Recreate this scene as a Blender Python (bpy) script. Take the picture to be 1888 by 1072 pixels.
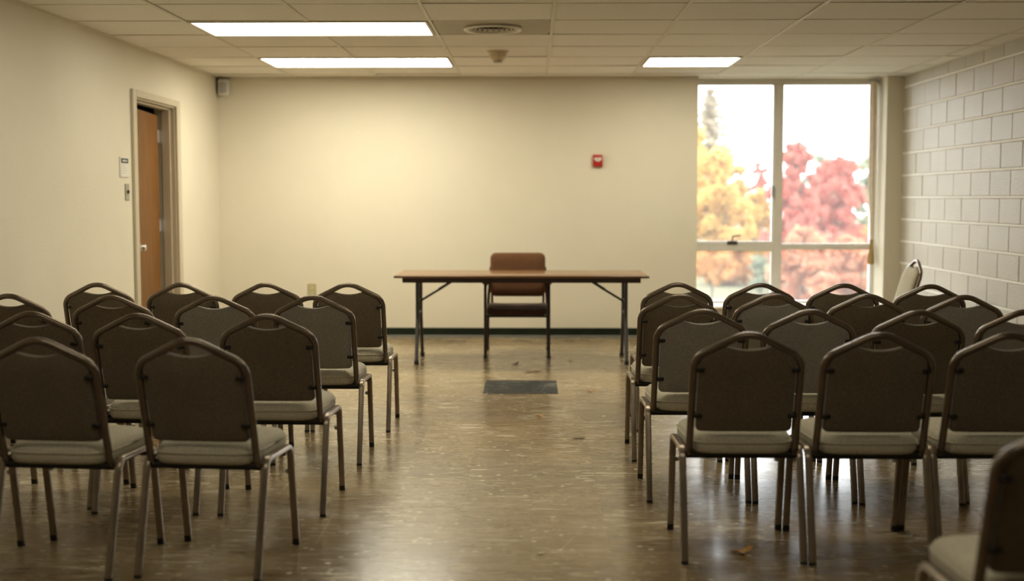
import bpy, bmesh, math, random
from mathutils import Vector, Matrix
random.seed(7)
R = math.radians
scene = bpy.context.scene
for o in list(bpy.data.objects):
    bpy.data.objects.remove(o)
C = scene.collection

# ------------------------------------------------------------------ camera, world, exposure
F_PX = 2250.0
cam_d = bpy.data.cameras.new('camera')
cam = bpy.data.objects.new('camera', cam_d); C.objects.link(cam)
cam_d.sensor_width = 36.0
cam_d.lens = F_PX / 1888.0 * 36.0
cam.location = (0, 0, 1.35)
cam.rotation_euler = (R(90 - 4.346), 0, R(0.94))
cam_d.clip_end = 400
cam_d.dof.use_dof = True
cam_d.dof.focus_distance = 6.4
cam_d.dof.aperture_fstop = 1.5
scene.camera = cam

SKY = 6.5          # overcast sky radiance
LAMP = 19.0        # ceiling diffuser radiance
LAMP_MID = 7.5     # panel over the left side, set lower to darken the left wall
LAMP_FILL = 5.6     # added panels over the seating, out of view, to light the seats
LAMP_FILL_REAR = 3.3     # added panels behind the camera, to light the chair backs
w = bpy.data.worlds.new('overcast_sky'); scene.world = w; w.use_nodes = True
bg = w.node_tree.nodes['Background']
bg.inputs[0].default_value = (0.95, 0.97, 1.0, 1); bg.inputs[1].default_value = SKY
vs = scene.view_settings
vs.view_transform = 'Standard'; vs.look = 'None'; vs.gamma = 1.0; vs.use_curve_mapping = False
vs.exposure = 0.17

# ------------------------------------------------------------------ room dimensions (metres)
XL, XR, YB, YF, ZC = -3.02, 3.535, 11.77, -2.6, 2.50
WX0, WX1, WY, WZ0 = 1.584, 3.377, 12.15, 0.28      # window recess

# ------------------------------------------------------------------ materials
MATS = {}
def new_mat(name):
    m = bpy.data.materials.new(name); m.use_nodes = True
    nt = m.node_tree
    b = nt.nodes['Principled BSDF']
    MATS[name] = m
    return m, nt, b
def N(nt, typ, **kw):
    n = nt.nodes.new(typ)
    for k, v in kw.items():
        setattr(n, k, v)
    return n
def ramp(nt, fac, stops):
    r = N(nt, 'ShaderNodeValToRGB')
    el = r.color_ramp.elements
    while len(el) < len(stops): el.new(0.5)
    for e, (p, c) in zip(el, stops):
        e.position = p
        e.color = (c[0], c[1], c[2], 1) if hasattr(c, '__len__') else (c, c, c, 1)
    nt.links.new(fac, r.inputs[0])
    return r.outputs[0]
def coords(nt, scale=(1, 1, 1), kind='Object'):
    t = N(nt, 'ShaderNodeTexCoord'); mp = N(nt, 'ShaderNodeMapping')
    mp.inputs['Scale'].default_value = scale
    if kind == 'Object':      # every copy gets its own stretch of the pattern
        oi_ = N(nt, 'ShaderNodeObjectInfo'); ad = N(nt, 'ShaderNodeVectorMath', operation='ADD')
        ml = N(nt, 'ShaderNodeMath', operation='MULTIPLY'); ml.inputs[1].default_value = 37.0
        nt.links.new(oi_.outputs['Random'], ml.inputs[0])
        nt.links.new(t.outputs[kind], ad.inputs[0]); nt.links.new(ml.outputs[0], ad.inputs[1])
        nt.links.new(ad.outputs[0], mp.inputs[0])
    else:
        nt.links.new(t.outputs[kind], mp.inputs[0])
    return mp.outputs[0]
def noise(nt, vec, scale, detail=3, rough=0.55):
    n = N(nt, 'ShaderNodeTexNoise')
    n.inputs['Scale'].default_value = scale; n.inputs['Detail'].default_value = detail
    n.inputs['Roughness'].default_value = rough
    nt.links.new(vec, n.inputs['Vector'])
    return n.outputs['Fac']
def mixc(nt, fac, a, b, blend='MIX'):
    m = N(nt, 'ShaderNodeMix', data_type='RGBA', blend_type=blend)
    if isinstance(fac, (int, float)): m.inputs[0].default_value = fac
    else: nt.links.new(fac, m.inputs[0])
    for i, v in ((6, a), (7, b)):
        if hasattr(v, 'links') or hasattr(v, 'is_linked'): nt.links.new(v, m.inputs[i])
        else: m.inputs[i].default_value = (v[0], v[1], v[2], 1)
    return m.outputs[2]
def bump(nt, b, h, strength, dist=0.01):
    bp = N(nt, 'ShaderNodeBump'); bp.inputs['Strength'].default_value = strength
    bp.inputs['Distance'].default_value = dist
    nt.links.new(h, bp.inputs['Height']); nt.links.new(bp.outputs[0], b.inputs['Normal'])
def simple(name, col, rough=0.5, metal=0.0, var=0.0, vscale=8.0, bumpy=0.0, bscale=60.0, spec=0.5):
    m, nt, b = new_mat(name)
    b.inputs['Roughness'].default_value = rough
    b.inputs['Metallic'].default_value = metal
    b.inputs['Specular IOR Level'].default_value = spec
    v = coords(nt)
    f = noise(nt, v, vscale, 4)
    lo = [c * (1 - var) for c in col]; hi = [min(1, c * (1 + var)) for c in col]
    nt.links.new(ramp(nt, f, [(0.3, lo), (0.7, hi)]), b.inputs['Base Color'])
    if bumpy:
        bump(nt, b, noise(nt, v, bscale, 3), bumpy)
    return m

simple('wall_paint', (0.70, 0.645, 0.525), 0.75, var=0.03, vscale=1.2, bumpy=0.25, bscale=130, spec=0.25)
simple('block_paint', (0.50, 0.452, 0.372), 0.46, var=0.05, vscale=2.5, bumpy=0.35, bscale=70, spec=0.4)
simple('sill_lit_joint_paint', (0.86, 0.83, 0.77), 0.6, var=0.03, bumpy=0.2)
simple('frame_paint', (0.52, 0.455, 0.34), 0.45, var=0.03)
simple('ceiling_grid', (0.68, 0.63, 0.52), 0.5, var=0.03)
simple('ceiling_cross_grid', (0.62, 0.57, 0.47), 0.55, var=0.12, vscale=3)  # cross tees, slightly darker and more mottled than the main tees
simple('baseboard_vinyl', (0.013, 0.018, 0.010), 0.6, var=0.2, spec=0.12)
simple('cove_grey', (0.10, 0.095, 0.075), 0.5, var=0.1)
simple('white_plastic', (0.66, 0.64, 0.58), 0.4, var=0.03)
simple('lens_grey', (0.42, 0.41, 0.42), 0.25, var=0.05)
simple('ivory_plastic', (0.42, 0.38, 0.20), 0.4, var=0.05)
simple('tan_plastic', (0.58, 0.49, 0.31), 0.45, var=0.06)
simple('dark_slot', (0.02, 0.018, 0.015), 0.7)
simple('alarm_red', (0.42, 0.022, 0.012), 0.35, var=0.06)
simple('alarm_white', (0.75, 0.68, 0.60), 0.35)
simple('switch_metal', (0.36, 0.33, 0.26), 0.4, metal=0.4, var=0.05)
simple('steel', (0.55, 0.55, 0.56), 0.4, metal=0.5, var=0.08)
simple('chrome', (0.75, 0.75, 0.75), 0.12, metal=1.0)
simple('window_metal', (0.70, 0.66, 0.58), 0.38, metal=0.0, var=0.05)
simple('window_metal_light', (0.80, 0.78, 0.75), 0.3, metal=0.0, var=0.05)
simple('curtain_cloth', (0.80, 0.70, 0.58), 0.85, var=0.08, vscale=20, spec=0.1)
simple('cord_cloth', (0.42, 0.30, 0.14), 0.85, var=0.12, vscale=30, spec=0.1)
simple('chair_metal', (0.165, 0.128, 0.096), 0.24, metal=0.75, var=0.12, vscale=14, spec=0.5)
simple('chair_leg_metal', (0.29, 0.235, 0.18), 0.30, metal=0.75, var=0.14, vscale=14)
simple('black_plastic', (0.012, 0.011, 0.010), 0.5)
simple('black_metal', (0.020, 0.017, 0.015), 0.4, metal=0.5, var=0.1)
simple('table_leg_metal', (0.09, 0.088, 0.09), 0.3, metal=0.85, var=0.1)
simple('brown_metal', (0.045, 0.028, 0.022), 0.4, metal=0.5, var=0.1)
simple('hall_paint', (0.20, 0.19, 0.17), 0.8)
simple('paper', (0.68, 0.66, 0.60), 0.8)
simple('ink', (0.03, 0.03, 0.03), 0.6)
simple('leaf_dry', (0.55, 0.29, 0.08), 0.7, var=0.25, vscale=60)
simple('leaf_dark', (0.14, 0.08, 0.035), 0.7, var=0.25, vscale=60)
simple('scrap_white', (0.72, 0.66, 0.52), 0.7)
simple('lawn', (0.155, 0.150, 0.095), 0.95, var=0.15, vscale=0.25, spec=0.05)
simple('bark', (0.12, 0.095, 0.075), 0.9, var=0.2, spec=0.1)
simple('brick_outside', (0.30, 0.20, 0.15), 0.9, var=0.1)

def fabric(name, col, col2, rough=0.95):
    m, nt, b = new_mat(name)
    v = coords(nt)
    b.inputs['Roughness'].default_value = rough
    b.inputs['Specular IOR Level'].default_value = 0.12
    b.inputs['Sheen Weight'].default_value = 0.18
    b.inputs['Sheen Roughness'].default_value = 0.5
    n1 = noise(nt, coords(nt, (1, 1, 2.6)), 240, 2, 0.6)
    n2 = noise(nt, v, 5, 3)
    c = ramp(nt, n1, [(0.36, [x * 0.62 for x in col]), (0.5, col), (0.66, col2)])
    c = mixc(nt, ramp(nt, n2, [(0.3, 0.0), (0.7, 0.35)]), c, [x * 0.7 for x in col])
    nt.links.new(c, b.inputs['Base Color'])
    bump(nt, b, n1, 0.5, 0.003)
    return m
fabric('back_brown', (0.140, 0.108, 0.072), (0.235, 0.185, 0.130))
fabric('back_grey', (0.295, 0.270, 0.240), (0.44, 0.405, 0.36))
fabric('seat_tweed', (0.50, 0.455, 0.345), (0.70, 0.64, 0.50))
fabric('arm_chair_brown', (0.135, 0.060, 0.026), (0.195, 0.095, 0.043))
fabric('arm_chair_seat', (0.060, 0.030, 0.022), (0.10, 0.052, 0.037))

# acoustic ceiling tile
m, nt, b = new_mat('acoustic_tile')
v = coords(nt)
b.inputs['Roughness'].default_value = 0.95; b.inputs['Specular IOR Level'].default_value = 0.1
pits = N(nt, 'ShaderNodeTexVoronoi'); pits.inputs['Scale'].default_value = 95; nt.links.new(v, pits.inputs['Vector'])
pit = ramp(nt, pits.outputs['Distance'], [(0.10, 0.0), (0.24, 1.0)])
sel = ramp(nt, noise(nt, v, 55, 2), [(0.48, 1.0), (0.56, 0.0)])
mx = N(nt, 'ShaderNodeMath', operation='MAXIMUM'); nt.links.new(pit, mx.inputs[0]); nt.links.new(sel, mx.inputs[1])
oi = N(nt, 'ShaderNodeObjectInfo')
basec = mixc(nt, oi.outputs['Random'], (0.79, 0.76, 0.70), (0.84, 0.81, 0.75))
stain = ramp(nt, noise(nt, v, 1.7, 4), [(0.55, 0.0), (0.85, 0.3)])
basec = mixc(nt, stain, basec, (0.70, 0.64, 0.54))
nt.links.new(mixc(nt, mx.outputs[0], (0.46, 0.43, 0.37), basec), b.inputs['Base Color'])
bump(nt, b, mx.outputs[0], 0.5, 0.004)
simple('vent_panel', (0.42, 0.37, 0.29), 0.6, var=0.05)
simple('vent_white', (0.82, 0.77, 0.68), 0.5, var=0.05)

# wood door
m, nt, b = new_mat('door_oak')
v = coords(nt, (9, 9, 0.7))
g = noise(nt, v, 5, 6, 0.65)
nt.links.new(ramp(nt, g, [(0.3, (0.115, 0.046, 0.010)), (0.5, (0.190, 0.080, 0.018)), (0.72, (0.25, 0.112, 0.030))]), b.inputs['Base Color'])
b.inputs['Roughness'].default_value = 0.45; b.inputs['Specular IOR Level'].default_value = 0.15
# table laminate
m, nt, b = new_mat('table_laminate')
v = coords(nt, (0.6, 8, 8))
g = noise(nt, v, 5, 6, 0.6)
nt.links.new(ramp(nt, g, [(0.3, (0.155, 0.070, 0.026)), (0.55, (0.225, 0.112, 0.046)), (0.75, (0.28, 0.15, 0.07))]), b.inputs['Base Color'])
b.inputs['Roughness'].default_value = 0.22
simple('table_edge', (0.10, 0.048, 0.022), 0.4, var=0.1)

# waxed vinyl floor
def floor_material(name, base_lo, base_hi, fleck, flecks=1.0):
    m, nt, b = new_mat(name)
    v = N(nt, 'ShaderNodeTexCoord').outputs['Object']
    sep = N(nt, 'ShaderNodeSeparateXYZ'); nt.links.new(v, sep.inputs[0])
    TS = 0.3048
    def mth(op, a, bb):
        n = N(nt, 'ShaderNodeMath', operation=op)
        for i, q in ((0, a), (1, bb)):
            if q is None: continue
            if isinstance(q, (int, float)): n.inputs[i].default_value = q
            else: nt.links.new(q, n.inputs[i])
        return n.outputs[0]
    fx = mth('DIVIDE', sep.outputs[0], TS); fy = mth('DIVIDE', sep.outputs[1], TS)
    ix = mth('FLOOR', fx, None); iy = mth('FLOOR', fy, None)
    cmb = N(nt, 'ShaderNodeCombineXYZ'); nt.links.new(ix, cmb.inputs[0]); nt.links.new(iy, cmb.inputs[1])
    wn = N(nt, 'ShaderNodeTexWhiteNoise'); nt.links.new(cmb.outputs[0], wn.inputs[0])
    # offset texture per tile so streaks break at the joints
    off = N(nt, 'ShaderNodeVectorMath', operation='MULTIPLY_ADD')
    nt.links.new(wn.outputs['Color'], off.inputs[0]); off.inputs[1].default_value = (7, 7, 7)
    nt.links.new(v, off.inputs[2])
    st = N(nt, 'ShaderNodeMapping'); st.inputs['Scale'].default_value = (3, 18, 1)
    nt.links.new(off.outputs[0], st.inputs[0])
    streak = noise(nt, st.outputs[0], 1.6, 5, 0.65)
    col = ramp(nt, streak, [(0.28, base_lo), (0.70, base_hi)])
    # wear and traffic patches with their own shape
    wear = ramp(nt, noise(nt, coords(nt, (1.0, 0.8, 1)), 1.1, 5, 0.6), [(0.38, 0.0), (0.62, 0.68)])
    col = mixc(nt, wear, col, [x * 0.62 for x in base_lo])
    # tile tone
    col = mixc(nt, mth('MULTIPLY', wn.outputs['Value'], 0.22), col, [x * 1.35 for x in base_hi])
    # long pale dashes
    st2 = N(nt, 'ShaderNodeMapping'); st2.inputs['Scale'].default_value = (2.6, 17, 1)
    nt.links.new(off.outputs[0], st2.inputs[0])
    dash = ramp(nt, noise(nt, st2.outputs[0], 2.2, 2, 0.5), [(0.575, 0.0), (0.65, 0.85 * flecks)])
    patch = ramp(nt, noise(nt, v, 2.3, 2), [(0.42, 0.25), (0.62, 1.0)])
    col = mixc(nt, mth('MULTIPLY', dash, patch), col, fleck)
    # pale specks, reflection glints put into the colour
    vo = N(nt, 'ShaderNodeTexVoronoi'); vo.inputs['Scale'].default_value = 15; nt.links.new(v, vo.inputs['Vector'])
    dots = ramp(nt, vo.outputs['Distance'], [(0.14, 1.0), (0.20, 0.0)])
    psel = ramp(nt, noise(nt, v, 4.5, 3), [(0.45, 0.0), (0.53, 0.95 * flecks)])
    col = mixc(nt, mth('MULTIPLY', dots, psel), col, fleck)
    # scuffs
    wv = N(nt, 'ShaderNodeTexVoronoi', feature='DISTANCE_TO_EDGE'); wv.inputs['Scale'].default_value = 1.3
    nt.links.new(v, wv.inputs['Vector'])
    sc = ramp(nt, wv.outputs['Distance'], [(0.0015, 0.35), (0.006, 0.0)])
    col = mixc(nt, mth('MULTIPLY', sc, ramp(nt, noise(nt, v, 2.0, 2), [(0.5, 0.0), (0.6, 1.0)])), col, fleck)
    # joints
    jx = mth('ABSOLUTE', mth('SUBTRACT', mth('FRACT', fx, None), 0.5), None)
    jy = mth('ABSOLUTE', mth('SUBTRACT', mth('FRACT', fy, None), 0.5), None)
    jt = ramp(nt, mth('MAXIMUM', jx, jy), [(0.4945, 0.0), (0.498, 0.30)])
    col = mixc(nt, jt, col, [x * 0.35 for x in base_lo])
    nt.links.new(col, b.inputs['Base Color'])
    rg = ramp(nt, noise(nt, coords(nt, (1.2, 3.5, 1)), 3.0, 5, 0.65), [(0.3, 0.19), (0.7, 0.34)])
    nt.links.new(rg, b.inputs['Roughness'])
    b.inputs['Specular IOR Level'].default_value = 0.6
    b.inputs['Coat Weight'].default_value = 0.35
    b.inputs['Coat Roughness'].default_value = 0.16
    if 'dark' in name:
        nt.links.remove(b.inputs['Roughness'].links[0]); b.inputs['Roughness'].default_value = 0.55
        b.inputs['Coat Weight'].default_value = 0.0; b.inputs['Specular IOR Level'].default_value = 0.18
    hb = mth('ADD', noise(nt, coords(nt, (1, 4, 1)), 9, 3), mth('MULTIPLY', jt, -0.6))
    bump(nt, b, hb, 0.04, 0.01)
    return m
floor_material('floor_vinyl', (0.185, 0.122, 0.057), (0.380, 0.278, 0.145), (0.72, 0.65, 0.47))
floor_material('floor_dark_tile', (0.022, 0.023, 0.020), (0.045, 0.046, 0.040), (0.34, 0.33, 0.29), 0.8)

# lamp diffuser (gives off light)
m, nt, b = new_mat('lamp_diffuser')
nt.nodes.remove(b)
em = N(nt, 'ShaderNodeEmission'); em.inputs[0].default_value = (1.0, 0.945, 0.74, 1); em.inputs[1].default_value = LAMP
nt.links.new(em.outputs[0], nt.nodes['Material Output'].inputs[0])
m, nt, b = new_mat('lamp_diffuser_mid')
nt.nodes.remove(b)
em = N(nt, 'ShaderNodeEmission'); em.inputs[0].default_value = (1.0, 0.945, 0.76, 1); em.inputs[1].default_value = LAMP_MID
nt.links.new(em.outputs[0], nt.nodes['Material Output'].inputs[0])
m, nt, b = new_mat('lamp_diffuser_fill')
nt.nodes.remove(b)
em = N(nt, 'ShaderNodeEmission'); em.inputs[0].default_value = (1.0, 0.93, 0.72, 1); em.inputs[1].default_value = LAMP_FILL
nt.links.new(em.outputs[0], nt.nodes['Material Output'].inputs[0])

m, nt, b = new_mat('lamp_diffuser_fill_rear')
nt.nodes.remove(b)
em = N(nt, 'ShaderNodeEmission'); em.inputs[0].default_value = (1.0, 0.93, 0.72, 1); em.inputs[1].default_value = LAMP_FILL_REAR
nt.links.new(em.outputs[0], nt.nodes['Material Output'].inputs[0])

# window glass: thin pane
m, nt, b = new_mat('window_glass')
nt.nodes.remove(b)
tr = N(nt, 'ShaderNodeBsdfTransparent'); tr.inputs[0].default_value = (0.97, 0.98, 0.97, 1)
gl = N(nt, 'ShaderNodeBsdfGlossy'); gl.inputs['Roughness'].default_value = 0.02
fr = N(nt, 'ShaderNodeFresnel'); fr.inputs[0].default_value = 1.2
ms = N(nt, 'ShaderNodeMixShader')
du = N(nt, 'ShaderNodeBsdfTranslucent'); du.inputs[0].default_value = (0.95, 0.95, 0.95, 1)
dm = N(nt, 'ShaderNodeMixShader'); dm.inputs[0].default_value = 0.04          # pale veil in the pane, imitating flare over the trees
nt.links.new(tr.outputs[0], dm.inputs[1]); nt.links.new(du.outputs[0], dm.inputs[2])
nt.links.new(fr.outputs[0], ms.inputs[0]); nt.links.new(dm.outputs[0], ms.inputs[1]); nt.links.new(gl.outputs[0], ms.inputs[2])
nt.links.new(ms.outputs[0], nt.nodes['Material Output'].inputs[0])

# foliage
def foliage(name, cols, scale=0.9):
    m, nt, b = new_mat(name)
    nt.nodes.remove(b)
    v = coords(nt)
    f = noise(nt, v, scale, 5, 0.7)
    n = len(cols)
    col = ramp(nt, f, [(0.28 + 0.44 * i / max(1, n - 1), c) for i, c in enumerate(cols)])
    d = N(nt, 'ShaderNodeBsdfDiffuse'); t = N(nt, 'ShaderNodeBsdfTranslucent'); mm = N(nt, 'ShaderNodeMixShader')
    mm.inputs[0].default_value = 0.5
    nt.links.new(col, d.inputs[0]); nt.links.new(col, t.inputs[0])
    nt.links.new(d.outputs[0], mm.inputs[1]); nt.links.new(t.outputs[0], mm.inputs[2])
    nt.links.new(mm.outputs[0], nt.nodes['Material Output'].inputs[0])
foliage('leaves_yellow', [(0.42, 0.30, 0.17), (0.66, 0.40, 0.13), (0.70, 0.53, 0.18), (0.66, 0.36, 0.13)], 3.4)
foliage('leaves_orange', [(0.38, 0.27, 0.17), (0.62, 0.32, 0.12), (0.66, 0.42, 0.18)], 3.4)
foliage('leaves_red', [(0.36, 0.32, 0.27), (0.58, 0.20, 0.15), (0.62, 0.16, 0.13), (0.50, 0.30, 0.23), (0.40, 0.34, 0.28)], 3.4)
foliage('leaves_coral', [(0.28, 0.28, 0.20), (0.60, 0.24, 0.15), (0.62, 0.34, 0.20), (0.34, 0.32, 0.25)], 3.4)
foliage('leaves_green', [(0.20, 0.24, 0.17), (0.34, 0.38, 0.27), (0.46, 0.44, 0.26)], 1.6)
foliage('leaves_fir', [(0.34, 0.31, 0.24), (0.44, 0.38, 0.28), (0.50, 0.38, 0.25)], 1.6)

# ------------------------------------------------------------------ mesh helpers
class MB:
    def __init__(s): s.v = []; s.f = []; s.sm = []
    def add(s, vs_, fs, smooth=False):
        o = len(s.v); s.v += [tuple(p) for p in vs_]
        s.f += [[i + o for i in f] for f in fs]; s.sm += [smooth] * len(fs)
    def box(s, x0, x1, y0, y1, z0, z1):
        s.add([(x0, y0, z0), (x1, y0, z0), (x1, y1, z0), (x0, y1, z0), (x0, y0, z1), (x1, y0, z1), (x1, y1, z1), (x0, y1, z1)],
              [(3, 2, 1, 0), (4, 5, 6, 7), (0, 1, 5, 4), (1, 2, 6, 5), (2, 3, 7, 6), (3, 0, 4, 7)])
    def bbox(s, x0, x1, y0, y1, z0, z1, r=0.005, seg=2):
        bm = bmesh.new()
        bmesh.ops.create_cube(bm, size=1.0)
        for v in bm.verts:
            v.co = Vector(((x0 + x1) / 2 + v.co.x * (x1 - x0), (y0 + y1) / 2 + v.co.y * (y1 - y0), (z0 + z1) / 2 + v.co.z * (z1 - z0)))
        bmesh.ops.bevel(bm, geom=list(bm.edges), offset=r, segments=seg, affect='EDGES', profile=0.5)
        bm.verts.index_update()
        s.add([v.co[:] for v in bm.verts], [[v.index for v in f.verts] for f in bm.faces], seg > 1)
        bm.free()
    def sweep(s, path, prof, up=Vector((0, 0, 1)), caps=True, smooth=True, ref=None):
        """sweep a closed 2D profile along a polyline; ref: fixed binormal (for planar paths)"""
        P = [Vector(p) for p in path]; n = len(P); k = len(prof)
        T = []
        for i in range(n):
            a = P[min(i + 1, n - 1)] - P[max(i - 1, 0)]
            T.append(a.normalized())
        if ref is not None:
            B = [Vector(ref).normalized()] * n
        else:
            b0 = T[0].cross(up)
            if b0.length < 1e-4: b0 = T[0].cross(Vector((1, 0, 0)))
            B = [b0.normalized()]
            for i in range(1, n):
                q = T[i - 1].rotation_difference(T[i]); bb = q @ B[-1]
                B.append((bb - T[i] * bb.dot(T[i])).normalized())
        vs_, fs = [], []
        for i in range(n):
            nn = B[i].cross(T[i]).normalized()
            sc = 1.0
            for (a, c) in prof: vs_.append(P[i] + B[i] * a + nn * c)
        for i in range(n - 1):
            for j in range(k):
                j2 = (j + 1) % k
                fs.append((i * k + j, i * k + j2, (i + 1) * k + j2, (i + 1) * k + j))
        s.add(vs_, fs, smooth)
        if caps:
            o = len(s.v) - len(vs_)
            s.f.append([o + j for j in range(k)][::-1]); s.sm.append(False)
            s.f.append([o + (n - 1) * k + j for j in range(k)]); s.sm.append(False)
    def tube(s, path, r, k=10, **kw):
        s.sweep(path, [(r * math.cos(2 * math.pi * j / k), r * math.sin(2 * math.pi * j / k)) for j in range(k)], **kw)
    def lathe(s, prof, centre=(0, 0, 0), axis='z', k=24, sgn=1):
        vs_, fs = [], []
        for (r, h) in prof:
            for j in range(k):
                a = 2 * math.pi * j / k; c_, s_ = r * math.cos(a), r * math.sin(a)
                p = {'z': (c_, s_, h * sgn), 'y': (c_, h * sgn, s_), 'x': (h * sgn, c_, s_)}[axis]
                vs_.append((centre[0] + p[0], centre[1] + p[1], centre[2] + p[2]))
        for i in range(len(prof) - 1):
            for j in range(k):
                j2 = (j + 1) % k
                fs.append((i * k + j, i * k + j2, (i + 1) * k + j2, (i + 1) * k + j))
        fs.append(list(range(k))[::-1]); fs.append([(len(prof) - 1) * k + j for j in range(k)])
        s.add(vs_, fs, True)
    def rings(s, rings, smooth=True):
        k = len(rings[0]); vs_ = [p for r in rings for p in r]; fs = []
        for i in range(len(rings) - 1):
            for j in range(k):
                j2 = (j + 1) % k
                fs.append((i * k + j, i * k + j2, (i + 1) * k + j2, (i + 1) * k + j))
        c0 = sum((Vector(p) for p in rings[0]), Vector()) / k; c1 = sum((Vector(p) for p in rings[-1]), Vector()) / k
        a = len(vs_); vs_ += [c0, c1]; L = (len(rings) - 1) * k
        for j in range(k):
            j2 = (j + 1) % k
            fs.append((a, j2, j)); fs.append((a + 1, L + j, L + j2))
        s.add(vs_, fs, smooth)
    def mesh(s, name, mat):
        me = bpy.data.meshes.new(name); me.from_pydata(s.v, [], s.f)
        bm = bmesh.new(); bm.from_mesh(me); bmesh.ops.recalc_face_normals(bm, faces=bm.faces); bm.to_mesh(me); bm.free()
        me.polygons.foreach_set('use_smooth', s.sm)
        me.materials.append(MATS[mat]); me.update()
        if any(s.sm): me.set_sharp_from_angle(angle=R(48))
        return me
    def build(s, name, mat, parent=None):
        return place(name, s.mesh(name, mat), parent)

def place(name, me, parent=None, loc=None, rot=None):
    o = bpy.data.objects.new(name, me); C.objects.link(o)
    if parent is not None: o.parent = parent
    if loc is not None: o.location = loc
    if rot is not None: o.rotation_euler = rot
    return o
def empty(name, loc=(0, 0, 0), rz=0):
    o = bpy.data.objects.new(name, None); C.objects.link(o)
    o.location = loc; o.rotation_euler = (0, 0, rz); o.empty_display_size = 0.1
    return o
def tag(o, label, cat, group=None):
    o['label'] = label; o['category'] = cat
    if group: o['group'] = group
    return o
def struct(o, label=None):
    o['kind'] = 'structure'
    if label: o['label'] = label
    return o
def fillet(pts, radii, seg=6):
    """round the inner corners of a polyline"""
    P = [Vector(p) for p in pts]; out = [P[0]]
    for i in range(1, len(P) - 1):
        r = radii[i - 1] if hasattr(radii, '__len__') else radii
        a = (P[i - 1] - P[i]); b_ = (P[i + 1] - P[i]); la, lb = a.length, b_.length
        a.normalize(); b_.normalize()
        ang = a.angle(b_); d = min(r / math.tan(ang / 2), la * 0.48, lb * 0.48); rr = d * math.tan(ang / 2)
        c_ = P[i] + (a + b_).normalized() * (rr / math.sin(ang / 2))
        s0 = P[i] + a * d - c_; s1 = P[i] + b_ * d - c_
        tot = s0.angle(s1)
        for k in range(seg + 1):
            t = k / seg
            q = (s0 * math.sin((1 - t) * tot) + s1 * math.sin(t * tot)) / math.sin(tot)
            out.append(c_ + q)
    out.append(P[-1]); return out
def rrect(wx, wy, r, k=3):
    """rounded rectangle profile"""
    out = []
    for (sx, sy, a0) in ((1, 1, 0), (-1, 1, 90), (-1, -1, 180), (1, -1, 270)):
        for i in range(k + 1):
            a = R(a0 + 90 * i / k)
            out.append((sx * (wx / 2 - r) + r * math.cos(a), sy * (wy / 2 - r) + r * math.sin(a)))
    return out

# ------------------------------------------------------------------ room shell
fl = MB(); fl.box(XL - 0.3, XR + 0.3, YF - 0.2, YB + 0.6, -0.12, 0.0)
floor = struct(fl.build('floor', 'floor_vinyl'), 'worn brown waxed vinyl tile floor with pale flecks')
dt = MB(); dt.bbox(-0.339, 0.182, 8.345, 8.955, -0.004, 0.0016, 0.0012, 1)
o = dt.build('vinyl_tile', 'floor_dark_tile', floor); o['label'] = 'dark grey replacement tile in the aisle before the table'

wb = MB()
wb.box(XL - 0.2, WX0, YB, YB + 0.55, 0, 2.9)
wb.box(WX1, XR + 0.25, YB, YB + 0.55, 0, 2.9)
wb.box(WX0, WX1, YB, YB + 0.55, 0, WZ0)
wb.box(WX0, WX1, YB, YB + 0.55, ZC + 0.012, 2.9)
struct(wb.build('wall_back', 'wall_paint'), 'cream painted wall behind the table with a window recess')

DY0, DY1, DZ = 9.29, 10.34, 2.115          # door opening in the left wall
wl = MB()
wl.box(XL - 0.17, XL, YF, DY0, 0, 2.9); wl.box(XL - 0.17, XL, DY1, YB, 0, 2.9); wl.box(XL - 0.17, XL, DY0, DY1, DZ, 2.9)
struct(wl.build('wall_left', 'wall_paint'), 'cream painted wall with the wooden door')
wf = MB(); wf.box(XL - 0.2, XR + 0.25, YF - 0.2, YF, 0, 2.9)
struct(wf.build('wall_front', 'wall_paint'), 'cream wall behind the camera')

# right wall: painted concrete blocks on a mortar core
wr = MB(); wr.box(XR + 0.006, XR + 0.25, YF, YB + 0.3, 0, 2.9)
wall_right = struct(wr.build('wall_right', 'block_paint'), 'painted concrete block wall with mortar lines whitened like lit ledges')
COURSE, BLK = 0.2085, 0.409
def block_mesh(L, H):
    b_ = MB(); b_.bbox(XR - 0.0, XR + 0.03, -L / 2, L / 2, -H / 2, H / 2, 0.0045, 1)
    for i, p in enumerate(b_.v): b_.v[i] = (p[0] - XR, p[1], p[2])
    return b_
BED, HEAD = 0.018, 0.006
bmesh_cache = {}
far = MB()
for c_ in range(13):                       # the lowest course is a cut half course
    z0, z1 = max(0.0, COURSE * (c_ - 0.5)), COURSE * (c_ + 0.5)
    z0 += 0 if c_ == 0 else BED / 2; z1 -= BED / 2
    y = YB; first = True
    while y > YF:
        L = BLK / 2 if (first and c_ % 2) else BLK
        first = False
        yc = y - L / 2
        if yc > 4.0:
            key = (round(L, 3), c_ == 0)
            if key not in bmesh_cache: bmesh_cache[key] = block_mesh(L - HEAD, z1 - z0).mesh('block', 'block_paint')
            place('block', bmesh_cache[key], wall_right, (XR + random.uniform(-0.0015, 0.0012), yc, (z0 + z1) / 2))
        elif yc - L / 2 > YF:
            far.box(XR, XR + 0.03, yc - L / 2 + HEAD / 2, yc + L / 2 - HEAD / 2, z0, z1)
        y -= L
    if c_ < 12:
        bj = MB(); zc_ = COURSE * (c_ + 0.5)
        bj.sweep([(XR + 0.0030, YF, zc_), (XR + 0.0030, YB, zc_)], rrect(0.009, BED - 0.001, 0.003), smooth=False)
        bj.build('mortar_bed', 'sill_lit_joint_paint', wall_right)  # bed joints whitened to paint in block ledges catching light
o = far.build('block_field', 'block_paint', wall_right); o['kind'] = 'stuff'

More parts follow.
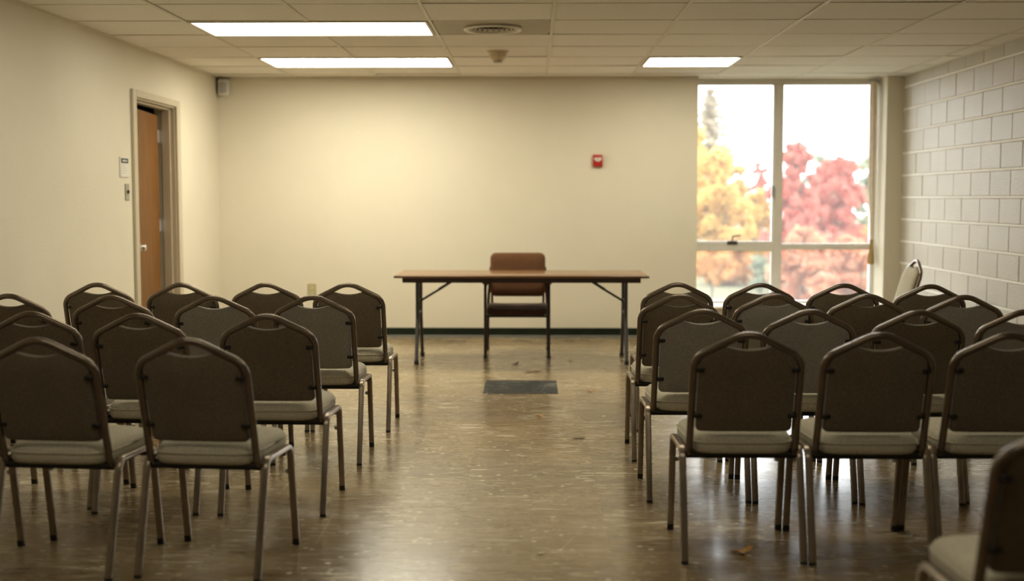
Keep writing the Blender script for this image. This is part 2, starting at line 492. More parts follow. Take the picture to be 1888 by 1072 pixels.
# baseboards
for nm, (x0, x1, y0, y1) in {'baseboard_back': (XL, XR, YB - 0.006, YB), 'baseboard_left': (XL, XL + 0.006, YF, DY0 - 0.09),
                            'baseboard_right': (XR - 0.008, XR, YF, YB - 0.01)}.items():
    b_ = MB(); b_.box(x0, x1, y0, y1, 0.012, 0.092)
    if nm == 'baseboard_left': b_.box(XL, XL + 0.006, DY1 + 0.10, YB - 0.01, 0.012, 0.092)
    bb = struct(b_.build(nm, 'baseboard_vinyl'), 'dark green vinyl baseboard')
    if nm == 'baseboard_back':
        c2 = MB(); c2.sweep([(XL + 0.02, YB - 0.006, 0), (XR - 0.02, YB - 0.006, 0)], [(0, 0), (0.028, 0.001), (0.024, 0.006), (0.008, 0.014), (0, 0.016)])
        c2 = MB()
        pr = [(0, 0.001), (-0.034, 0.001), (-0.030, 0.005), (-0.012, 0.012), (-0.002, 0.022), (0, 0.022)]
        A = [(XL + 0.01, YB - 0.006 + p, q) for p, q in pr]; B_ = [(XR - 0.01, YB - 0.006 + p, q) for p, q in pr]
        k = len(pr); c2.add(A + B_, [(i, (i + 1) % k, k + (i + 1) % k, k + i) for i in range(k)] + [list(range(k)), [k + i for i in range(k)]])
        c2.build('cove', 'cove_grey', bb)

# ------------------------------------------------------------------ ceiling: tees and tiles
GX, GY = 0.803, 0.690
XS = [XL] + [-2.276 + GX * i for i in range(8) if -2.276 + GX * i < XR - 0.1] + [XR]
YS = [11.51 - GY * i for i in range(21)]
YS = [YB] + [y for y in YS if y > YF + 0.05] + [YF]
cs = MB(); cs.box(XL - 0.2, XR + 0.25, YF - 0.2, YB + 0.6, ZC + 0.10, ZC + 0.4)
ceiling = struct(cs.build('ceiling', 'acoustic_tile'), 'suspended ceiling of acoustic tiles in a cream grid')
TEE = 0.024
for i, x in enumerate(XS):
    t = MB(); hw = TEE / 2
    if i == 0: t.box(x, x + 0.02, YF, YB, ZC, ZC + 0.02)
    elif i == len(XS) - 1: t.box(x - 0.02, x, YF, YB, ZC, ZC + 0.02)
    else:
        t.box(x - hw, x + hw, YF, YB, ZC, ZC + 0.003); t.box(x - 0.002, x + 0.002, YF, YB, ZC + 0.003, ZC + 0.035)
    t.build('main_tee', 'ceiling_grid', ceiling)
me_tee = {}
for j, y in enumerate(YS):
    for i in range(len(XS) - 1):
        L = XS[i + 1] - XS[i] - TEE
        key = round(L, 3)
        if key not in me_tee:
            t = MB(); t.box(-L / 2, L / 2, -0.009, 0.009, 0.0015, 0.005); t.box(-L / 2, L / 2, -0.002, 0.002, 0.005, 0.03)
            me_tee[key] = t.mesh('cross_tee', 'ceiling_cross_grid')
        yy = y - 0.009 if j == 0 else (y + 0.009 if j == len(YS) - 1 else y)
        # fixtures bridge two columns: no tee in the middle is needed for a two-cell light, cross tees stay
        place('cross_tee', me_tee[key], ceiling, ((XS[i] + XS[i + 1]) / 2, yy, ZC + random.uniform(-0.0, 0.001)))
def cell(i, j): return (XS[i], XS[i + 1], YS[j + 1], YS[j])
# lights: (first column, columns, row index) ; rows counted from the back wall
LIGHT_CELLS = [(1, 2, 2), (5, 1, 2), (1, 2, 5), (1, 2, 8), (4, 2, 9), (1, 2, 13), (4, 2, 14)]  # last four are added out of view to light seats and chair backs
used = set()
for (i, n, j) in LIGHT_CELLS:
    for q in range(n): used.add((i + q, j))
VENT = (3, 5); used.add(VENT)
tile_me = {}
for i in range(len(XS) - 1):
    for j in range(len(YS) - 1):
        if (i, j) in used: continue
        x0, x1, y0, y1 = cell(i, j)
        lx, ly = x1 - x0 - 0.008, y1 - y0 - 0.008
        key = (round(lx, 3), round(ly, 3))
        if key not in tile_me:
            t = MB(); t.bbox(-lx / 2, lx / 2, -ly / 2, ly / 2, 0.0, 0.016, 0.003, 1)
            tile_me[key] = t.mesh('ceiling_tile', 'acoustic_tile')
        o = place('ceiling_tile', tile_me[key], ceiling, ((x0 + x1) / 2, (y0 + y1) / 2, ZC + 0.005 + random.uniform(-0.001, 0.002)))
        o.rotation_euler = (random.uniform(-0.004, 0.004), random.uniform(-0.003, 0.003), 0)
labels = ['long white fluorescent ceiling panel over the left front corner, nearer the table wall',
          'short square lit ceiling panel beside the window',
          'long white fluorescent ceiling panel at upper left, farther from the table wall',
          'added fill light panel above the left chair rows, out of view', 'added fill light panel above the right chair rows, out of view',
          'added fill light panel above and left of the camera, out of view', 'added fill light panel above and right of the camera, out of view']
for (i, n, j), lb in zip(LIGHT_CELLS, labels):
    x0, x1, y0, y1 = XS[i] + 0.016, XS[i + n] - 0.016, YS[j + 1] + 0.012, YS[j] - 0.012
    t = tag(empty('ceiling_light', ((x0 + x1) / 2, (y0 + y1) / 2, ZC)), lb, 'ceiling light', 'fluorescent ceiling panels')
    hx, hy = (x1 - x0) / 2, (y1 - y0) / 2
    fr_ = MB(); e = 0.018
    fr_.box(-hx, hx, -hy, -hy + e, -0.006, 0.03); fr_.box(-hx, hx, hy - e, hy, -0.006, 0.03)
    fr_.box(-hx, -hx + e, -hy + e, hy - e, -0.006, 0.03); fr_.box(hx - e, hx, -hy + e, hy - e, -0.006, 0.03)
    fr_.box(-hx, hx, -hy, hy, 0.03, 0.09)
    fr_.build('frame', 'ceiling_grid', t)
    d = MB(); d.bbox(-hx + e, hx - e, -hy + e, hy - e, -0.003, 0.012, 0.002, 1)
    d.build('diffuser', 'lamp_diffuser' if j < 4 else ('lamp_diffuser_mid' if j < 6 else ('lamp_diffuser_fill' if j < 12 else 'lamp_diffuser_fill_rear')), t)

# air vent in its panel
x0, x1, y0, y1 = cell(*VENT)
vt = tag(empty('air_vent', ((x0 + x1) / 2, (y0 + y1) / 2, ZC)), 'round slotted air diffuser in a plain tan ceiling panel', 'air vent')
p = MB(); K = 48; ex, ey = (x1 - x0) / 2 - 0.014, GY / 2 - 0.012
rc_, ro_ = [], []
for kq in range(K):
    a_ = 2 * math.pi * (kq + 0.5) / K; c_, s_ = math.cos(a_), math.sin(a_)
    rc_.append((0.172 * c_, 0.172 * s_)); f_ = min(ex / max(abs(c_), 1e-6), ey / max(abs(s_), 1e-6)); ro_.append((f_ * c_, f_ * s_))
vv = [(x, y, 0.004) for x, y in rc_] + [(x, y, 0.004) for x, y in ro_] + [(x, y, 0.010) for x, y in ro_] + [(x, y, 0.010) for x, y in rc_]
p.add(vv, [(r_ * K + kq, r_ * K + (kq + 1) % K, ((r_ + 1) % 4) * K + (kq + 1) % K, ((r_ + 1) % 4) * K + kq) for r_ in range(4) for kq in range(K)])
p.build('panel', 'vent_panel', vt)
def ring_lathe(prof, k=48):
    q_ = MB(); n_ = len(prof); vs_ = []
    for (r_, h_) in prof:
        for j_ in range(k): vs_.append((r_ * math.cos(2 * math.pi * j_ / k), r_ * math.sin(2 * math.pi * j_ / k), h_))
    q_.add(vs_, [(i_ * k + j_, i_ * k + (j_ + 1) % k, ((i_ + 1) % n_) * k + (j_ + 1) % k, ((i_ + 1) % n_) * k + j_) for i_ in range(n_) for j_ in range(k)], True)
    return q_
ring_lathe([(0.166, 0.006), (0.192, 0.004), (0.200, -0.008), (0.192, -0.018), (0.172, -0.016), (0.164, -0.004)]).build('rim', 'vent_white', vt)
ring_lathe([(0.165, -0.004), (0.152, 0.016), (0.156, 0.018), (0.170, 0.004)]).build('cone', 'vent_white', vt)
p = MB(); p.lathe([(0.0, 0.060), (0.151, 0.060), (0.151, 0.066), (0.0, 0.066)], k=40)
q_ = ring_lathe([(0.153, 0.014), (0.151, 0.064), (0.156, 0.064), (0.158, 0.014)], 40); p.add(q_.v, q_.f, True)
p.build('throat', 'dark_slot', vt)
vn = MB(); vn.add([(0.164, -0.004, -0.001), (0.150, -0.004, -0.001), (0.140, -0.004, 0.020), (0.154, -0.004, 0.020),
                   (0.164, 0.004, -0.001), (0.150, 0.004, -0.001), (0.140, 0.004, 0.020), (0.154, 0.004, 0.020)],
                  [(0, 1, 2, 3), (7, 6, 5, 4), (0, 4, 5, 1), (1, 5, 6, 2), (2, 6, 7, 3), (3, 7, 4, 0)])
slm = vn.mesh('vane', 'vent_panel')
for kq in range(24): place('vane', slm, vt, (0, 0, 0), (0, 0, 2 * math.pi * kq / 24))

def smoke_detector(loc, label):
    t = tag(empty('smoke_detector', loc), label, 'smoke detector', 'ceiling detectors')
    p = MB(); p.lathe([(0.0, 0.0), (0.088, 0.0), (0.088, -0.008), (0.080, -0.012), (0.0, -0.012)], k=32); p.build('base', 'tan_plastic', t)
    p = MB(); p.lathe([(0.0, -0.012), (0.076, -0.012), (0.070, -0.050), (0.048, -0.072), (0.0, -0.074)], k=32); p.build('housing', 'tan_plastic', t)
    p = MB(); p.lathe([(0.0, -0.073), (0.042, -0.073), (0.038, -0.090), (0.0, -0.094)], k=24); p.build('sensor_cap', 'vent_panel', t)
smoke_detector((-0.272, 9.76, ZC + 0.008), 'tan dome smoke detector behind the round air vent')
smoke_detector((-0.122, 6.63, ZC + 0.008), 'tan ceiling dome at the top edge, in front of the round air vent')

# ------------------------------------------------------------------ door on the left wall
tr_ = empty('trim_1', (XL, (DY0 + DY1) / 2, 0)); struct(tr_, 'tan painted metal door frame')
yc = (DY0 + DY1) / 2
fj = MB()
for sgn, ye in ((-1, DY0), (1, DY1)):
    a, b2 = (ye - 0.085, ye) if sgn < 0 else (ye, ye + 0.10)
    fj.bbox(0, 0.022, a - yc, b2 - yc, 0, DZ + 0.055, 0.004, 1)
    j0, j1 = (ye, ye + 0.012) if sgn < 0 else (ye - 0.012, ye)
    fj.box(-0.17, 0.0, j0 - yc, j1 - yc, 0, DZ)
    s0, s1 = (ye + 0.012, ye + 0.030) if sgn < 0 else (ye - 0.030, ye - 0.012)
    if sgn > 0: fj.bbox(-0.105, -0.035, s0 - yc, s1 - yc, 0, DZ - 0.012, 0.003, 1)
fj.build('jamb', 'frame_paint', tr_)
fh = MB(); fh.bbox(0, 0.022, DY0 - yc, DY1 - yc, DZ, DZ + 0.055, 0.004, 1); fh.box(-0.17, 0, DY0 - yc, DY1 - yc, DZ - 0.012, DZ)
fh.bbox(-0.105, -0.035, DY0 - yc + 0.012, DY1 - yc - 0.012, DZ - 0.03, DZ - 0.012, 0.003, 1)
fh.build('head', 'frame_paint', tr_)
# leaf hangs on the far jamb; local x runs from the hinge to the free edge
HX, HY = XL - 0.150, DY1 - 0.022
ang = math.atan2(-0.885, 0.098)
d1 = empty('door_1', (HX, HY, 0.008), ang); struct(d1, 'oak veneer door standing slightly open')
lf = MB(); lf.bbox(0.062, 0.905, -0.022, 0.022, 0, 2.030, 0.003, 1); lf.build('leaf', 'door_oak', d1)
for z in (0.30, 1.11, 1.86):
    h = MB(); h.tube([(0.0, 0.016, z - 0.055), (0.0, 0.016, z + 0.055)], 0.010, 10)
    h.tube([(0.0, 0.016, z - 0.062), (0.0, 0.016, z - 0.055)], 0.006, 8); h.tube([(0.0, 0.016, z + 0.055), (0.0, 0.016, z + 0.062)], 0.006, 8)
    h.box(0.0, 0.066, 0.0195, 0.0235, z - 0.05, z + 0.05)
    h.build('hinge', 'steel', d1)
    h = MB(); h.box(XL - 0.150 - XL, XL - 0.106 - XL, DY1 - 0.0145 - yc, DY1 - 0.0115 - yc, z - 0.05 + 0.008, z + 0.058)
    for q in (-0.03, 0, 0.03): h.lathe([(0.0, 0), (0.004, 0), (0.003, -0.0025), (0, -0.003)], (-0.126 + q * 0.2, DY1 - 0.0145 - yc, z + q), 'y', 10)
    h.build('hinge_plate', 'steel', tr_)
kn = MB(); kn.lathe([(0.0, 0), (0.030, 0), (0.030, 0.006), (0.012, 0.010), (0.011, 0.018), (0.024, 0.024), (0.028, 0.034), (0.022, 0.044), (0, 0.048)], (0.862, 0.022, 0.955), 'y', 20)
kn.lathe([(0.0, 0), (0.030, 0), (0.030, 0.006), (0.012, 0.010), (0.011, 0.018), (0.024, 0.024), (0.028, 0.034), (0.022, 0.044), (0, 0.048)], (0.862, -0.022, 0.955), 'y', 20, -1)
kn.build('door_knob', 'chrome', d1)
# hallway beyond the door
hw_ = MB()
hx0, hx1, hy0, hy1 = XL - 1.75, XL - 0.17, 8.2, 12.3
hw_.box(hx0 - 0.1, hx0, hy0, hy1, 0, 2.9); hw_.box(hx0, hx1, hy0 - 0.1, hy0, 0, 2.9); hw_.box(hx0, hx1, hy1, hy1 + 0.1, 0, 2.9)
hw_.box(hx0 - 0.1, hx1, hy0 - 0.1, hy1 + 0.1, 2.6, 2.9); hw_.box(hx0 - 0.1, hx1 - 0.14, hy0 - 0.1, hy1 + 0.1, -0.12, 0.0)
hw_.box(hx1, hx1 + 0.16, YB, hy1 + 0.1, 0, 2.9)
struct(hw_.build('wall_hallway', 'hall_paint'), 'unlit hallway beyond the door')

# sign and switch beside the door
sy, sz = 9.015, 1.575
sg = tag(empty('wall_sign', (XL, sy, sz)), 'white framed room notice with black header beside the door', 'sign')
p = MB(); p.bbox(0, 0.008, -0.095, 0.095, -0.075, 0.075, 0.003, 1); p.build('plate', 'white_plastic', sg)
p = MB(); p.box(0.008, 0.0095, -0.075, 0.082, 0.030, 0.066); p.build('header', 'ink', sg)
p = MB()
for yy, hh in ((-0.045, 0.010), (-0.028, 0.013), (-0.010, 0.010), (0.008, 0.014), (0.026, 0.010), (0.042, 0.008)):
    p.box(0.0095, 0.0100, yy, yy + 0.013, 0.048 - hh * 0.5, 0.048 + hh * 0.5)
p.build('header_lettering', 'paper', sg)
p = MB(); p.box(0.008, 0.0092, -0.075, 0.082, -0.066, 0.026); p.build('paper_sheet', 'paper', sg)
p = MB()
for q in range(4): p.box(0.0092, 0.0096, -0.060, 0.020 + 0.012 * (q % 3), 0.012 - q * 0.019, 0.0145 - q * 0.019)
p.build('print_line', 'lens_grey', sg)
sw = tag(empty('light_switch', (XL, 9.075, 1.392)), 'small metal light switch plate under the room notice', 'switch')
p = MB(); p.bbox(0, 0.006, -0.045, 0.045, -0.062, 0.062, 0.003, 1); p.build('plate', 'switch_metal', sw)
p = MB(); p.bbox(0.006, 0.020, -0.006, 0.006, -0.010, 0.014, 0.002, 1); p.build('toggle', 'ink', sw)
for z in (-0.042, 0.042):
    p = MB(); p.lathe([(0, 0), (0.004, 0), (0.003, 0.0015), (0, 0.002)], (0.006, 0, z), 'x', 8); p.build('screw', 'steel', sw)

# corner motion sensor, red fire alarm, socket
ms_ = tag(empty('motion_sensor', (-2.945, YB, 2.405)), 'white boxy motion sensor in the ceiling corner above the door', 'sensor')
p = MB(); p.bbox(-0.052, 0.052, -0.085, 0, -0.080, 0.075, 0.014, 3); p.build('housing', 'white_plastic', ms_)
p = MB(); p.bbox(-0.032, 0.038, -0.090, -0.080, -0.060, 0.045, 0.006, 2); p.build('lens', 'lens_grey', ms_)
p = MB(); p.bbox(-0.066, -0.050, -0.060, 0, -0.06, 0.085, 0.004, 1); p.build('shadow_strip', 'dark_slot', ms_)  # dark strip painting in the shadow left of the sensor
fa = tag(empty('fire_alarm', (0.628, YB, 1.705)), 'red fire alarm box with white handle on the back wall', 'fire alarm')
p = MB(); p.bbox(-0.046, 0.046, -0.036, 0, -0.057, 0.057, 0.005, 2); p.build('box', 'alarm_red', fa)
p = MB()
pr = [(-0.034, 0.020), (0.034, 0.020), (0.036, 0.006), (0.016, -0.016), (-0.016, -0.016), (-0.036, 0.006)]
p.add([(a, -0.036, c_ + 0.008) for a, c_ in pr] + [(a * 0.9, -0.047, c_ * 0.9 + 0.008) for a, c_ in pr],
      [(i, (i + 1) % 6, 6 + (i + 1) % 6, 6 + i) for i in range(6)] + [[6 + i for i in range(6)], list(range(6))])
p.build('pull_handle', 'alarm_white', fa)
p = MB(); p.box(-0.008, 0.008, -0.0475, -0.046, 0.002, 0.018); p.build('handle_mark', 'lens_grey', fa)
p = MB(); p.box(-0.030, 0.030, -0.0366, -0.0355, -0.046, -0.036); p.build('lower_band', 'alarm_red', fa)
so = tag(empty('wall_socket', (-2.134, YB, 0.455)), 'yellowed wall socket low on the cream back wall', 'socket')
p = MB(); p.bbox(-0.042, 0.042, -0.007, 0, -0.064, 0.064, 0.004, 1); p.build('plate', 'ivory_plastic', so)
for z in (-0.027, 0.027):
    p = MB(); p.bbox(-0.018, 0.018, -0.010, -0.006, z - 0.016, z + 0.016, 0.003, 1); ot = p.build('outlet', 'tan_plastic', so)
    for x in (-0.007, 0.007):
        p = MB(); p.box(x - 0.0015, x + 0.0015, -0.0104, -0.0098, z - 0.004, z + 0.008); p.build('slot', 'dark_slot', ot)

# ------------------------------------------------------------------ window
win = struct(empty('window_1', ((WX0 + WX1) / 2, WY, WZ0)), 'aluminium window with four panes in a deep recess')
cx = (WX0 + WX1) / 2
def wpart(name, mat, boxes, r=0.004):
    p = MB()
    for (x0, x1, y0, y1, z0, z1) in boxes: p.bbox(x0 - cx, x1 - cx, y0 - WY, y1 - WY, z0 - WZ0, z1 - WZ0, r, 1)
    return p.build(name, mat, win)
MX0, MX1, RZ0, RZ1 = 2.392, 2.470, 0.838, 0.905
wpart('head_rail', 'window_metal', [(WX0, WX1, WY - 0.03, WY + 0.05, 2.455, ZC + 0.012)])
wpart('side_rail', 'window_metal_light', [(WX0, WX0 + 0.028, WY - 0.02, WY + 0.05, WZ0, 2.455)])
wpart('side_rail', 'window_metal_light', [(WX1 - 0.032, WX1, WY - 0.02, WY + 0.05, WZ0, 2.455)])
wpart('bottom_rail', 'window_metal_light', [(WX0, WX1, WY - 0.02, WY + 0.05, WZ0, WZ0 + 0.05)])
wpart('mullion', 'window_metal', [(MX0, MX1, WY - 0.035, WY + 0.05, WZ0 + 0.05, 2.455)])
wpart('sash_rail', 'window_metal_light', [(MX0 - 0.022, MX0, WY - 0.02, WY + 0.04, WZ0 + 0.05, 2.455)])
wpart('cross_rail', 'window_metal', [(WX0 + 0.028, MX0, WY - 0.035, WY + 0.045, RZ0 - 0.015, RZ1 - 0.012)])
wpart('sash_rail', 'window_metal_light', [(WX0 + 0.028, MX0, WY - 0.028, WY + 0.035, RZ1 - 0.012, RZ1 + 0.016)])
wpart('cross_rail', 'window_metal', [(MX1, WX1 - 0.032, WY - 0.035, WY + 0.045, RZ0, RZ0 + 0.03)])
wpart('sash_rail', 'window_metal_light', [(MX1, WX1 - 0.032, WY - 0.028, WY + 0.035, RZ0 + 0.03, RZ1 - 0.006)])
wpart('mullion_catch', 'steel', [(MX0 - 0.034, MX0 - 0.008, WY - 0.055, WY - 0.02, 1.36, 1.47)])
lt = MB()
lt.bbox(1.93 - cx, 2.03 - cx, -0.055, -0.028, RZ1 - 0.012 - WZ0, RZ1 + 0.020 - WZ0, 0.006, 2)
lt.tube(fillet([(1.98 - cx, -0.045, RZ1 + 0.016 - WZ0), (1.985 - cx, -0.055, RZ1 + 0.068 - WZ0), (2.06 - cx, -0.06, RZ1 + 0.076 - WZ0)], 0.012), 0.007, 8)
lt.build('window_latch', 'table_leg_metal', win)
for (x0, x1, z0, z1) in ((WX0 + 0.028, MX0 - 0.022, RZ1 + 0.016, 2.455), (MX1, WX1 - 0.032, RZ1 - 0.006, 2.455),
                         (WX0 + 0.028, MX0 - 0.022, WZ0 + 0.05, RZ0 - 0.015), (MX1, WX1 - 0.032, WZ0 + 0.05, RZ0)):
    p = MB(); p.box(x0 - cx - 0.004, x1 - cx + 0.004, 0.010, 0.014, z0 - WZ0 - 0.004, z1 - WZ0 + 0.004); p.build('pane', 'window_glass', win)
sl_ = MB(); sl_.bbox(WX0 + 0.002, WX1 - 0.002, YB - 0.03, WY - 0.02, WZ0 + 0.001, WZ0 + 0.026, 0.006, 2)
struct(sl_.build('trim_2', 'sill_lit_joint_paint'), 'white painted window sill')

# bunched curtain strip tied at the right jamb
cu = tag(empty('curtain', (3.315, 12.03, 0.70)), 'narrow beige curtain gathered and tied at the right window jamb', 'curtain')
p = MB(); rings = []
K = 28
prof = [(2.47, 0.030, 0.050), (2.30, 0.031, 0.048), (1.9, 0.027, 0.042), (1.5, 0.023, 0.036), (1.2, 0.018, 0.028), (1.02, 0.014, 0.020), (0.93, 0.011, 0.014)]
for (z, rx, ry) in prof:
    ring = []
    for j in range(K):
        a = 2 * math.pi * j / K; f_ = 1 + 0.22 * math.sin(7 * a + z)
        ring.append((rx * f_ * math.cos(a) + (0.012 if z < 1.3 else 0), ry * f_ * math.sin(a), z - 0.70))
    rings.append(ring)
p.rings(rings); p.build('cloth', 'curtain_cloth', cu)
p = MB(); rings = []
for (z, r_) in ((0.945, 0.013), (0.93, 0.018), (0.90, 0.014), (0.86, 0.018), (0.78, 0.028), (0.72, 0.033), (0.70, 0.031)):
    rings.append([(r_ * (1 + 0.1 * math.sin(9 * 2 * math.pi * j / K)) * math.cos(2 * math.pi * j / K) + 0.012, r_ * math.sin(2 * math.pi * j / K), z - 0.70) for j in range(K)])
p.rings(rings); p.build('tassel', 'cord_cloth', cu)
p = MB(); p.bbox(-0.05, 0.055, -0.02, 0.02, 1.755, 1.79, 0.004, 1); p.build('curtain_track', 'steel', cu)

# ------------------------------------------------------------------ banquet chair
SEAT_Z = 0.395
def back_y(z): return -0.150 - (z - SEAT_Z) * 0.285        # lean of the back
def chair_meshes():
    M = {}
    hx = 0.197
    pts = [(hx, 0.13, SEAT_Z), (hx, back_y(SEAT_Z), SEAT_Z), (hx - 0.002, back_y(0.772), 0.772), (0.0, back_y(0.869), 0.869),
           (-hx + 0.002, back_y(0.772), 0.772), (-hx, back_y(SEAT_Z), SEAT_Z), (-hx, 0.13, SEAT_Z)]
    path = fillet(pts, [0.05, 0.070, 0.115, 0.070, 0.05], 8)
    t = MB(); t.tube(path, 0.0138, 12); M['back_frame'] = t.mesh('back_frame', 'chair_metal')
    # padded back panel
    out = []
    def arc(cx_, cz_, r, a0, a1, n=5):
        for i in range(n + 1):
            a = R(a0 + (a1 - a0) * i / n); out.append((cx_ + r * math.cos(a), cz_ + r * math.sin(a)))
    xs, zb = 0.178, 0.486
    arc(-xs + 0.02, zb + 0.02, 0.02, 180, 270, 4)
    for q in (-0.10, 0, 0.10): out.append((q, zb - 0.002))
    arc(xs - 0.02, zb + 0.02, 0.02, 270, 360, 4)
    for q in (0.56, 0.64, 0.70): out.append((xs, q))
    arc(xs - 0.045, 0.742, 0.045, 0, 62, 5)
    for q in (0.115, 0.088): out.append((q, 0.742 + 0.045 * 0.9 + (0.154 - q) * 0.47))
    out.append((0.074, 0.812))
    for i in range(1, 8):
        x = 0.066 - 0.132 * i / 8; out.append((x, 0.800 + 0.010 * (abs(x) / 0.066) ** 2))
    out.append((-0.074, 0.812))
    for q in (0.088, 0.115): out.append((-q, 0.742 + 0.045 * 0.9 + (0.154 - q) * 0.47))
    pts_r = []
    for i in range(6):
        a = R(118 + 62 * i / 5); pts_r.append((-xs + 0.045 + 0.045 * math.cos(a), 0.742 + 0.045 * math.sin(a)))
    out += pts_r
    for q in (0.70, 0.64, 0.56): out.append((-xs, q))
    cz = 0.64
    def ring(sc, dy):
        return [(x * sc, back_y(cz + (z - cz) * sc) + dy, cz + (z - cz) * sc) for x, z in out]
    for nm, mt in (('brown', 'back_brown'), ('grey', 'back_grey')):
        t = MB(); t.rings([ring(0.5, -0.0140), ring(0.93, -0.0135), ring(0.985, -0.010), ring(1.0, -0.003), ring(1.0, 0.016), ring(0.985, 0.026), ring(0.92, 0.034), ring(0.6, 0.040)])
        me = t.mesh('back_pad', mt); me.materials.append(MATS['seat_tweed'])
        for pl in me.polygons:
            if pl.center.y - back_y(pl.center.z) > 0.012: pl.material_index = 1
        M['back_pad_' + nm] = me
    # clips that hold the panel to the frame
    for s in (-1, 1):
        for kz, z in (('u', 0.725), ('l', 0.548)):
            t = MB(); x0, x1 = (0.158, 0.190) if s > 0 else (-0.190, -0.158)
            y = back_y(z)
            t.bbox(x0, x1, y - 0.019, y - 0.009, z - 0.008, z + 0.008, 0.003, 1)
            t.lathe([(0, 0), (0.0045, 0), (0.0035, -0.003), (0, -0.004)], (s * 0.166, y - 0.019, z), 'y', 8)
            M['clip_%d%s' % (s, kz)] = t.mesh('clip', 'black_metal')
    # seat cushion
    def outline(sc, k=44):
        pts_ = []
        for j in range(k):
            a = 2 * math.pi * j / k; e = 2 / 5.2
            c_, s_ = math.cos(a), math.sin(a)
            ux = math.copysign(abs(c_) ** e, c_); uy = math.copysign(abs(s_) ** e, s_)
            y = 0.028 + uy * 0.212 * sc
            wv = 0.191 + 0.022 * (uy * 0.5 + 0.5)
            pts_.append((ux * wv * sc, y))
        return pts_
    def sring(sc, z): return [(x, y, z - 0.012 * max(0, (y - 0.17) / 0.07) ** 2) for x, y in outline(sc)]
    t = MB(); t.rings([sring(0.9, 0.398), sring(0.965, 0.401), sring(0.995, 0.412), sring(1.0, 0.428), sring(0.99, 0.444), sring(0.962, 0.457), sring(0.91, 0.467), sring(0.80, 0.475), sring(0.5, 0.483)])
    M['seat'] = t.mesh('seat', 'seat_tweed')
    t = MB(); pp = sring(1.002, 0.441); pp = pp + pp[:2]; t.tube(pp, 0.0032, 6, caps=False); M['piping'] = t.mesh('piping', 'seat_tweed')
    t = MB(); t.bbox(-0.19, 0.19, -0.15, 0.20, 0.387, 0.399, 0.003, 1); M['seat_pan'] = t.mesh('seat_pan', 'black_plastic')
    # under-seat rails
    for nm, y in (('r', -0.118), ('f', 0.135)):
        t = MB(); t.sweep([(-0.212, y, 0.383), (0.212, y, 0.383)], rrect(0.018, 0.022, 0.004)); M['rail_' + nm] = t.mesh('cross_rail', 'black_metal')
    # legs: two bent tubes on each side, meeting in the middle of the seat side
    LX = 0.219
    for s in (-1, 1):
        ptsU = [(s * LX, -0.240, 0.010), (s * LX, -0.128, 0.412), (s * LX, 0.172, 0.404), (s * LX, 0.238, 0.010)]
        full = fillet(ptsU, [0.05, 0.05], 7)
        n2 = len(full) // 2
        mid = (full[n2 - 1] + full[n2]) / 2
        prf = rrect(0.0265, 0.0205, 0.006)
        t = MB(); t.sweep(full[:n2] + [mid], prf, ref=(1, 0, 0)); M['leg_r%d' % s] = t.mesh('leg', 'chair_leg_metal')
        t = MB(); t.sweep([mid] + full[n2:], prf, ref=(1, 0, 0)); M['leg_f%d' % s] = t.mesh('leg', 'chair_leg_metal')
        for nm, y0, dy in (('r', -0.240, 0.006), ('f', 0.238, -0.004)):
            t = MB(); t.sweep([(s * LX, y0, 0.0), (s * LX, y0 + dy, 0.024)], rrect(0.0262, 0.023, 0.006), ref=(1, 0, 0)); M['cap_%s%d' % (nm, s)] = t.mesh('foot_cap', 'black_plastic')
        t = MB(); t.lathe([(0, 0), (0.010, 0), (0.010, 0.008), (0.006, 0.014), (0, 0.015)], (s * (LX - 0.013), 0.196, 0.300), 'x', 12, -s); M['bump_%d' % s] = t.mesh('stacking_bumper', 'steel')
        t = MB(); t.lathe([(0, 0), (0.006, 0), (0.005, 0.002), (0, 0.003)], (s * LX, 0.2235 - 0.0135, 0.160), 'y', 10, -1); M['rivet_%d' % s] = t.mesh('rivet', 'steel')
    return M
CM = chair_meshes()
def chair(x, y, rz, label, tone='brown', group='banquet chairs set out in rows', mult=1.0):
    t = tag(empty('banquet_chair', (x, y, 0), R(rz)), label, 'chair', group)
    place('back_frame', CM['back_frame'], t)
    bp = place('back_pad', CM['back_pad_' + tone], t)
    for s in (-1, 1):
        for k_ in 'ul': place('clip', CM['clip_%d%s' % (s, k_)], bp)
    st = place('seat', CM['seat'], t); place('piping', CM['piping'], st)
    place('seat_pan', CM['seat_pan'], t)
    place('cross_rail', CM['rail_r'], t); place('cross_rail', CM['rail_f'], t)
    for s in (-1, 1):
        for k_ in 'rf':
            l = place('leg', CM['leg_%s%d' % (k_, s)], t)
            place('foot_cap', CM['cap_%s%d' % (k_, s)], l)
            if k_ == 'f':
                place('stacking_bumper', CM['bump_%d' % s], l); place('rivet', CM['rivet_%d' % s], l)
    return t

ORD = ['first', 'second', 'third', 'fourth']
ROWN = ['nearest row', 'second row back from the camera', 'third row from the camera', 'farthest row, toward the table']
ROWS = ['nearest row', 'second-nearest row', 'third-nearest row', 'farthest row']
